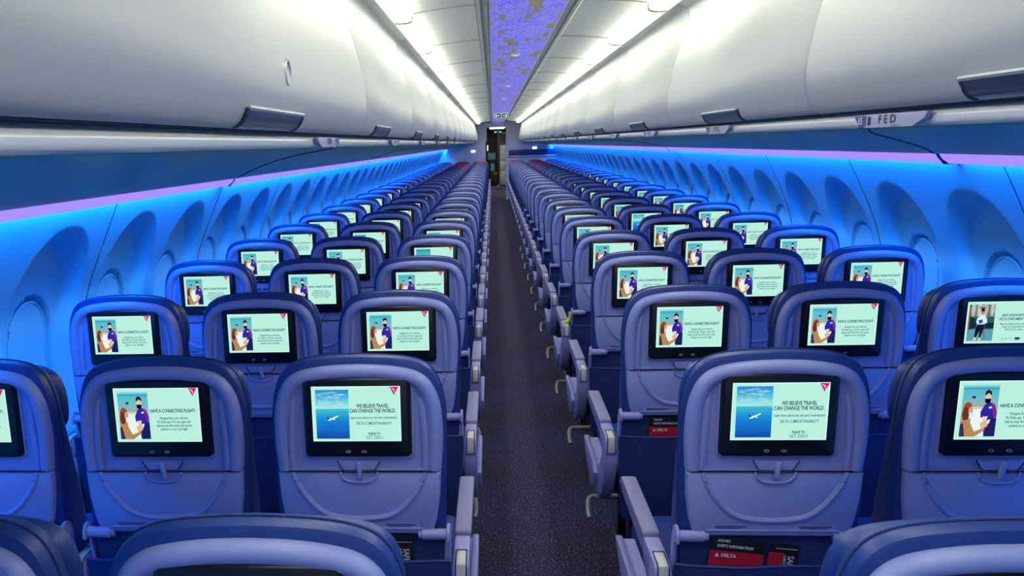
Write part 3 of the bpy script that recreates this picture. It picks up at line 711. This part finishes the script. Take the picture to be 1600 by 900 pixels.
BM = {s: make_bin(s, BL[s], 0) for s in (-1, 1)}
BLONG = make_bin(-1, 3.48 + 0.55, 0)
def make_latch(side):
    b = MB(); fp = [(x, z) for x, z in binprof()[:40] if 1.660 < z < 1.703]
    L0, L1 = -0.26, 0.26
    inn = [[(side * (x - 0.006), y, z) for (x, z) in fp] for y in (L0, L0 + 0.02, L1 - 0.02, L1)]
    b.loops(inn, M['latch'], cap1=False, closed=False)
    outr = [[(side * (x + 0.006), y, z) for (x, z) in fp] for y in (L0, L0 + 0.02, L1 - 0.02, L1)]
    b.loops(outr, M['latch'], cap1=False, closed=False)
    tp = fp[0]; bt = fp[-1]
    b.tube([(side * (tp[0] - 0.006), L0, tp[1]), (side * (tp[0] - 0.006), L1, tp[1])], 0.0045, M['latchrim'], 6)
    for y in (L0, L1): b.tube([(side * (x - 0.006), y, z) for x, z in fp], 0.003, M['latch'], 6)
    b.tube([(side * (bt[0] - 0.004), L0, bt[1] - 0.003), (side * (bt[0] - 0.004), L1, bt[1] - 0.003)], 0.005, M['latchrim'], 6)
    return b.mesh('bin_latch', False)
LM = {s: make_latch(s) for s in (-1, 1)}
def make_lock():
    b = MB(); n = 16
    b.loops([[(x, 0.026 * k * cos(2 * pi * q / n), 0.024 * k * sin(2 * pi * q / n)) for q in range(n)] for x, k in ((0.008, 1.0), (-0.006, 1.0), (-0.010, 0.8))], M['latchrim'])
    b.loops([[(x, 0.030 * cos(2 * pi * q / n), 0.027 * sin(2 * pi * q / n)) for q in range(n)] for x in (0.004, -0.002)], M['latch'])
    b.box(-0.0115, -0.009, -0.006, 0.006, -0.006, 0.014, M['ink']); return b.mesh('bin_lock')
LOCK = make_lock()
for side in (-1, 1):
    nm = 'left' if side < 0 else 'right'; y, i = B0[side], 0; cnt = int((YEND - B0[side]) / BL[side])
    for i in range(cnt):
        y0 = B0[side] + BL[side] * i if (i or side > 0) else -0.55; k = i - (0 if side < 0 else 1)
        lab = 'white curved overhead bin on the %s, ' % nm + (ORD[k] + ' from the camera' if k >= 0 else 'beside the camera')
        t = thing('overhead_bin', lab, 'overhead bin', (0, y0, 0), 'overhead bins along the cabin')
        place(BM[side] if i or side > 0 else BLONG, 'bin_door', t)
        yl = (0.57 if i else 2.60) if side < 0 else (0.885 if i == 1 else 0.965)
        place(LM[side], 'bin_latch', t, (0, yl, 0))['label'] = 'grey bin latch plate'
        if side < 0 and i == 0: place(LOCK, 'bin_lock', t, (-0.571, 2.133 - y0, 1.769))

# service rail, panel, gap and mood strips under the bins
STR = {-1: ((1.490, 1.486), (1.530, 1.447)), 1: ((1.480, 1.526), (1.522, 1.486))}
def rails(side, name):
    b = MB(); (sx, sz), _ = STR[side]
    ys = (YBACK, YEND)
    b.loops([[(side * x, y, z) for x, z in ((0.606, 1.658), (0.616, 1.6615), (0.640, 1.662))] for y in ys], M['gap'], cap1=False, closed=False)
    b.tube([(side * 0.6235, YBACK, 1.6545), (side * 0.6235, YEND, 1.6545)], 0.0028, M['gap'], 6)
    pr = crom([(0.640, 1.660, 0), (0.630, 1.6525, 0), (0.622, 1.646, 0), (0.6205, 1.638, 0), (0.6235, 1.629, 0), (0.636, 1.6225, 0)], 3)
    b.loops([[(side * p.x, y, p.y) for p in pr] for y in ys], M['rail'], cap1=False, closed=False)
    return struct(b.build(name, None, False))
rails(-1, 'trim_2')['label'] = 'white service rail under the left bins'; rails(1, 'trim_3')['label'] = 'white service rail under the right bins'
for side, name in ((-1, 'wall_left_upper'), (1, 'wall_right_upper')):
    b = MB(); (sx, sz), (wx, wz) = STR[side]; ys = (YBACK, YEND)
    pr = crom([(0.634, 1.6225, 0), (0.66, 1.620, 0), (0.80, 1.611 if side < 0 else 1.613, 0), (1.0, 1.592 if side < 0 else 1.599, 0), (1.20, 1.563 if side < 0 else 1.580, 0), (1.36, 1.526 if side < 0 else 1.556, 0), (sx, sz, 0)], 4)
    b.loops([[(side * p.x, y, p.y) for p in pr] for y in ys], M['teal'], cap1=False, closed=False)
    b.loops([[(side * x, y, z) for x, z in ((sx + 0.001, sz), (sx - 0.004, sz + 0.035), (wx + 0.048, wz + 0.062), (wx + 0.050, wz - 0.004))] for y in ys], M['seam'], cap1=False, closed=False)
    g = 5.36 if side < 0 else 4.12
    while g < YEND - 0.5:
        if g > 0.3:
            d = -2.2 if side < 0 else -1.75
            cv = crom([(p[0], g + d * p[1], p[2]) for p in ((0.640, 1.0, 0), (0.86, 0.66, 0), (1.20, 0.24, 0), (sx - 0.012, 0.0, 0))], 4)
            def tz(x):
                for q, w in zip(pr, pr[1:]):
                    if q.x <= x <= w.x + 1e-6: return q.y + (w.y - q.y) * (x - q.x) / (w.x - q.x)
                return sz
            b.tube([(side * p.x, p.y, tz(p.x) - 0.001) for p in cv], 0.003, M['seam'], 5)
            x0 = cv[0].x
            b.tube([(side * x, cv[0].y, z - 0.001) for x, z in ((0.630, 1.6525), (0.6205, 1.646), (0.619, 1.637), (0.6225, 1.628), (x0, tz(x0)))], 0.0035, M['pad'], 5)
        g += 6.2
    struct(b.build(name, None, False), 'teal service panel above the %s seats' % name.split('_')[1])
    g0 = (5.36 - 6.2) if side < 0 else (4.12 - 6.2)
    L = 6.2
    b = MB(); b.loops([[(side * x, y, z) for x, z in ((sx, sz), (sx + 0.012, sz - 0.017), (wx - 0.006, wz + 0.004))] for y in (0.02, L - 0.02)], M['led'], cap1=False, closed=False); me1 = b.mesh('lavender_diffuser', False)
    b = MB(); b.loops([[(side * x, y, z) for x, z in ((wx - 0.030, wz + 0.044), (wx + 0.038, wz + 0.044))] for y in (0.03, L - 0.03)], M['ledblue'], cap1=False, closed=False); me2 = b.mesh('blue_emitter', False)
    b = MB(); b.prism([(side * x, z) for x, z in ((sx + 0.005, sz - 0.004), (wx - 0.008, wz + 0.001), (wx + 0.040, wz + 0.002), (wx + 0.038, wz + 0.038), (sx + 0.008, sz + 0.012))], 'y', -0.022, 0.022, M['seam'], 0.001); me3 = b.mesh('end_cap')
    i = 0; y = g0
    while y < YEND - 0.5:
        ya = max(y, YBACK + 0.1); LL = (min(y + L, YEND - 0.03) - ya) / L
        nm = 'left' if side < 0 else 'right'
        k = i
        t = thing('mood_light', 'lavender light strip above the %s windows, ' % nm + (ORD[k] + ' length from the camera' if k >= 0 else 'length beside the camera'), 'mood light', (0, ya, 0), 'mood light strips')
        t.scale = (1, LL, 1)
        place(me1, 'lavender_diffuser', t); place(me2, 'blue_emitter', t); place(me3, 'end_cap', t); y += L; i += 1

# seat letter placards on the rail
def placard(side, y, letters, num, idx):
    nm = 'left' if side < 0 else 'right'
    t = thing('row_placard', 'small row placard under the %s bins, ' % nm + ORD[idx] + ' from the camera', 'row placard', (0, y, 0), 'row placards under the bins')
    L = 0.19; o = [(-L, 1.6495), (L, 1.6495), (L * 0.93, 1.637), (L * 0.66, 1.6235), (-L * 0.66, 1.6235), (-L * 0.93, 1.637)]
    b = MB(); b.prism(o, 'x', *sorted((side * 0.606, side * 0.616)), M['plac'], 0.001); b.build('plate', t)
    b = MB(); e = 1 if side < 0 else -1; xs = side * 0.6052
    def fx(a): return y * 0 - side * a                                  # text runs so it reads from the aisle
    q = side * 0
    dirn = 1 if side < 0 else -1                                        # +y is rightwards on the left side, leftwards on the right side
    s0 = 0.10 if side < 0 else -0.18
    b.add([(xs, dirn * (-0.188 if side > 0 else 0.115), 1.648), (xs, dirn * (-0.115 if side > 0 else 0.188), 1.648), (xs, dirn * (-0.118 if side > 0 else 0.17), 1.6255), (xs, dirn * (-0.15 if side > 0 else 0.118), 1.6255)], [(0, 1, 2, 3)], M['placnavy'])
    x2 = side * 0.6048
    V, F = text_geo(letters, 0.022, 'CENTER', 0.0003, 1.9); b.add([(x2, dirn * a, 1.6385 + bb) for a, bb in V], F, M['ink'])
    b.add([(x2, dirn * a, z) for a, z in ((0.02, 1.6262), (0.07, 1.6262), (0.07, 1.6272), (0.02, 1.6272))], [(0, 1, 2, 3)], M['ink'])
    if num:
        V, F = text_geo(num, 0.020, 'CENTER', 0.0002, 1.6); b.add([(x2, dirn * (a - 0.15), 1.637 + bb) for a, bb in V], F, M['inkwhite'])
        b.add([(x2, dirn * a, z) for a, z in ((-0.105, 1.629), (-0.09, 1.629), (-0.09, 1.646), (-0.105, 1.646))], [(0, 1, 2, 3)], M['ink'])
    b.build('lettering', t, False)
for i in range(14): placard(-1, 2.90 + 2.0 * i, 'CBA', None, i)
for i in range(18): placard(1, 2.17 + 1.58 * i, 'F E D', '35' if i == 0 else None, i)

# ------------------------------------------------------------------ exit signs and small ceiling lamps
def exit_sign(y, z, label):
    t = thing('exit_sign', label, 'exit sign', (0, y, z))
    b = MB(); b.box(-0.125, 0.125, 0.0, 0.03, -0.045, 0.045, M['trimwhite'], 0.004); b.box(-0.006, 0.006, 0.0, 0.02, 0.045, (2.2 if z > 2 else 2.15) - z, M['trimgold']); b.build('sign_housing', t)
    b = MB()
    for s in (-1, 1):
        b.add([(x, -0.001, zz) for x, zz in ((s * 0.012, -0.032), (s * 0.112, -0.032), (s * 0.112, 0.032), (s * 0.012, 0.032))], [(0, 1, 2, 3)], M['green'])
        cx = s * 0.062
        b.add([(cx + s * (-0.035), -0.002, 0.0), (cx + s * (-0.018), -0.002, 0.014), (cx + s * (-0.018), -0.002, 0.005), (cx + s * 0.0, -0.002, 0.005), (cx, -0.002, -0.005), (cx + s * (-0.018), -0.002, -0.005), (cx + s * (-0.018), -0.002, -0.014)], [tuple(range(7))], M['greenwhite'])
        b.add([(cx + s * 0.022 + 0.014 * cos(q * pi / 6), -0.002, 0.019 * sin(q * pi / 6)) for q in range(12)], [tuple(range(12))], M['greenwhite'])
        b.add([(cx + s * a, -0.002, zz) for a, zz in ((0.010, -0.010), (0.036, -0.012), (0.042, -0.026), (0.028, -0.016), (0.014, -0.026))], [(0, 1, 2, 3, 4)], M['greenwhite'])
    b.build('sign_face', t, False)['label'] = 'green sign faces with arrows and running figures'
exit_sign(19.3, 2.085, 'green double-arrow exit sign hanging from the violet ceiling film')
exit_sign(32.0, 1.93, 'small green exit sign beyond the doorway')
for i, (y, lab) in enumerate(((7.49, 'nearest small white lamp flush in the violet ceiling film'), (11.5, 'middle small white lamp flush in the violet ceiling film'), (14.8, 'farthest small white lamp flush in the violet ceiling film'))):
    t = thing('reading_lamp', lab, 'ceiling lamp', (0.003, y, 2.2), 'small lamps in the ceiling film')
    b = MB(); b.loops([[(0.032 * k * cos(q * pi / 8), 0.05 * k * sin(q * pi / 8), z) for q in range(16)] for k, z in ((1, 0.0), (1, -0.006), (0.75, -0.008))], M['trimwhite']); b.build('lamp_rim', t)
    b = MB(); b.loops([[(0.022 * k * cos(q * pi / 8), 0.034 * k * sin(q * pi / 8), -0.009) for q in range(16)] for k in (1, 0.5)], M['greenwhite']); b.build('lamp_lens', t, False)

# ------------------------------------------------------------------ forward bulkhead, doorway and galley beyond
b = MB(); y0, y1 = YEND, YEND + 0.06
b.box(-1.75, -0.325, y0, y1, 0, 2.2, M['bulk']); b.box(0.225, 1.75, y0, y1, 0, 2.2, M['bulk']); b.box(-0.325, 0.225, y0, y1, 2.05, 2.2, M['trimwhite']); b.box(-0.66, -0.33, y0 - 0.02, y0, 1.66, 2.2, M['trimwhite']); b.box(0.23, 0.66, y0 - 0.02, y0, 1.66, 2.2, M['trimwhite'])
b.box(0.30, 1.70, y0 - 0.05, y0, 1.245, 1.40, M['bulkblue'], 0.01); b.box(0.26, 1.70, y0 - 0.08, y0, 1.205, 1.24, M['trimwhite'], 0.01)
b.box(0.225, 0.262, y0 - 0.01, y0, 0.0, 1.62, M['trimwhite']); b.box(-0.36, -0.325, y0 - 0.01, y0, 0.0, 2.05, M['post'])
struct(b.build('wall_front'), 'pale bulkhead with aisle doorway')
b = MB(); b.box(-1.75, 1.75, YBACK - 0.06, YBACK, 0, 2.25, M['bulk']); struct(b.build('wall_back'))
for x, z, lab in ((-0.72, 1.40, 'small lamp on the left bulkhead'), (1.05, 1.44, 'small lamp on the right bulkhead')):
    b = MB(); b.box(x - 0.06, x + 0.06, y0 - 0.02, y0, z - 0.025, z + 0.025, M['whitelamp'], 0.008); tag(b.build('bulkhead_lamp'), lab, 'wall lamp')
b = MB(); b.box(-0.318, -0.29, y0 - 0.05, y0 - 0.001, 1.40, 1.56, M['amber'], 0.01); tag(b.build('wall_lamp'), 'amber lamp at the left edge of the doorway', 'wall lamp')
b = MB(); b.box(-0.80, -0.60, y1, 41.6, 0, 2.15, M['brown']); b.box(0.62, 0.8, y1, 41.6, 0, 2.15, M['brown']); b.box(-0.8, 0.8, 41.5, 41.6, 0, 2.2, M['brown']); struct(b.build('wall_galley'), 'dark galley walls beyond the doorway')
b = MB(); b.box(-0.8, 0.8, y1, 41.6, 2.15, 2.2, M['ceil']); struct(b.build('ceiling_galley'))
t = thing('galley_fill_light', 'added ceiling lamp that brightens the far galley', 'ceiling light', (0, 36, 2.15))  # lamp added to lighten the black doorway
b = MB(); b.box(-0.3, 0.3, -3.5, 4.0, -0.03, 0.0, M['trimwhite'], 0.004); b.build('lamp_housing', t); b = MB(); b.box(-0.26, 0.26, -3.4, 3.9, -0.036, -0.031, M['galleyfill']); b.build('lamp_lens', t)
t = thing('galley_cabinet', 'pale tall cabinet right of the far aisle beyond the doorway', 'cabinet', (0.27, 40.7, 0))
b = MB(); b.box(-0.17, 0.33, 0.02, 0.7, 0.04, 2.0, M['cabinet'], 0.01); b.box(-0.15, 0.3, 0.0, 0.02, 1.60, 1.95, M['brown']); b.box(-0.17, 0.3, 0.0, 0.02, 1.54, 1.59, M['placnavy']); b.build('cabinet_body', t)
for z0, z1 in ((0.98, 1.50), (0.62, 0.90), (0.12, 0.54)):
    b = MB(); b.box(-0.155, 0.30, -0.02, 0.02, z0, z1, M['cabinet'], 0.008); d = b.build('cabinet_door', t)
    b = MB(); b.box(0.06, 0.085, -0.035, -0.02, z1 - 0.20, z1 - 0.10, M['darkmetal']); b.build('door_handle', d)
t = thing('galley_partition', 'dark upright post in the middle of the far doorway', 'partition', (0.055, 40.5, 0))
b = MB(); b.box(-0.045, 0.04, 0, 0.6, 0, 2.0, M['post'], 0.01); b.build('partition_post', t); b = MB(); b.box(-0.05, 0.045, -0.01, 0.0, 0, 0.06, M['metal'], 0.003); b.build('kick_plate', t)
t = thing('jump_seat', 'aqua folded seat against the dark wall beyond the doorway', 'jump seat', (-0.19, 41.0, 0))
b = MB(); b.box(-0.16, 0.15, 0.30, 0.42, 0.98, 1.24, M['aqua'], 0.02); b.build('head_pad', t); b = MB(); b.box(-0.10, 0.13, 0.25, 0.42, 0.86, 0.97, M['brown'], 0.02); b.build('upper_panel', t)
b = MB(); b.box(-0.06, 0.11, 0.22, 0.42, 0.54, 0.85, M['aqua'], 0.03); b.build('seat_pad', t); b = MB(); b.box(-0.05, 0.12, 0.30, 0.42, 0.0, 0.54, M['brown'], 0.02); b.build('seat_base', t)
b = MB(); b.box(-0.10, 0.02, 40.7, 40.9, 0.44, 0.52, M['orange'], 0.02); b.box(-0.09, 0.01, 40.72, 40.88, 0.0, 0.44, M['brown'], 0.02); tag(b.build('service_box'), 'small orange-topped box below the aqua seat', 'box')
b = MB(); b.box(-0.6, 0.62, 40.0, 40.06, 0.0, 0.012, M['trimgold'], 0.003); struct(b.build('trim_4'), 'pale threshold strip at the end of the carpet')

# little coloured tags beside the right aisle seats
b = MB(); b.tube(crom([(0.232, D1 + 3 * P + 0.03, 0.657), (0.248, D1 + 3 * P + 0.03, 0.660), (0.262, D1 + 3 * P + 0.03, 0.685), (0.262, D1 + 3 * P + 0.03, 0.712)], 4), 0.011, M['yellow'], 8); tag(b.build('strap'), 'small yellow strap hung on a right aisle armrest', 'strap')

# ------------------------------------------------------------------ world and colour
w = bpy.data.worlds.new('world'); SC.world = w; w.use_nodes = True
w.node_tree.nodes['Background'].inputs[0].default_value = (0.02, 0.03, 0.08, 1); w.node_tree.nodes['Background'].inputs[1].default_value = 0.3
SC.view_settings.view_transform = 'Standard'; SC.view_settings.look = 'None'; SC.view_settings.exposure = 0; SC.view_settings.gamma = 1
SC.view_settings.use_curve_mapping = False
SC.cycles.use_denoising = True; SC.cycles.max_bounces = 8; SC.cycles.diffuse_bounces = 6; SC.cycles.glossy_bounces = 3; SC.cycles.sample_clamp_indirect = 8
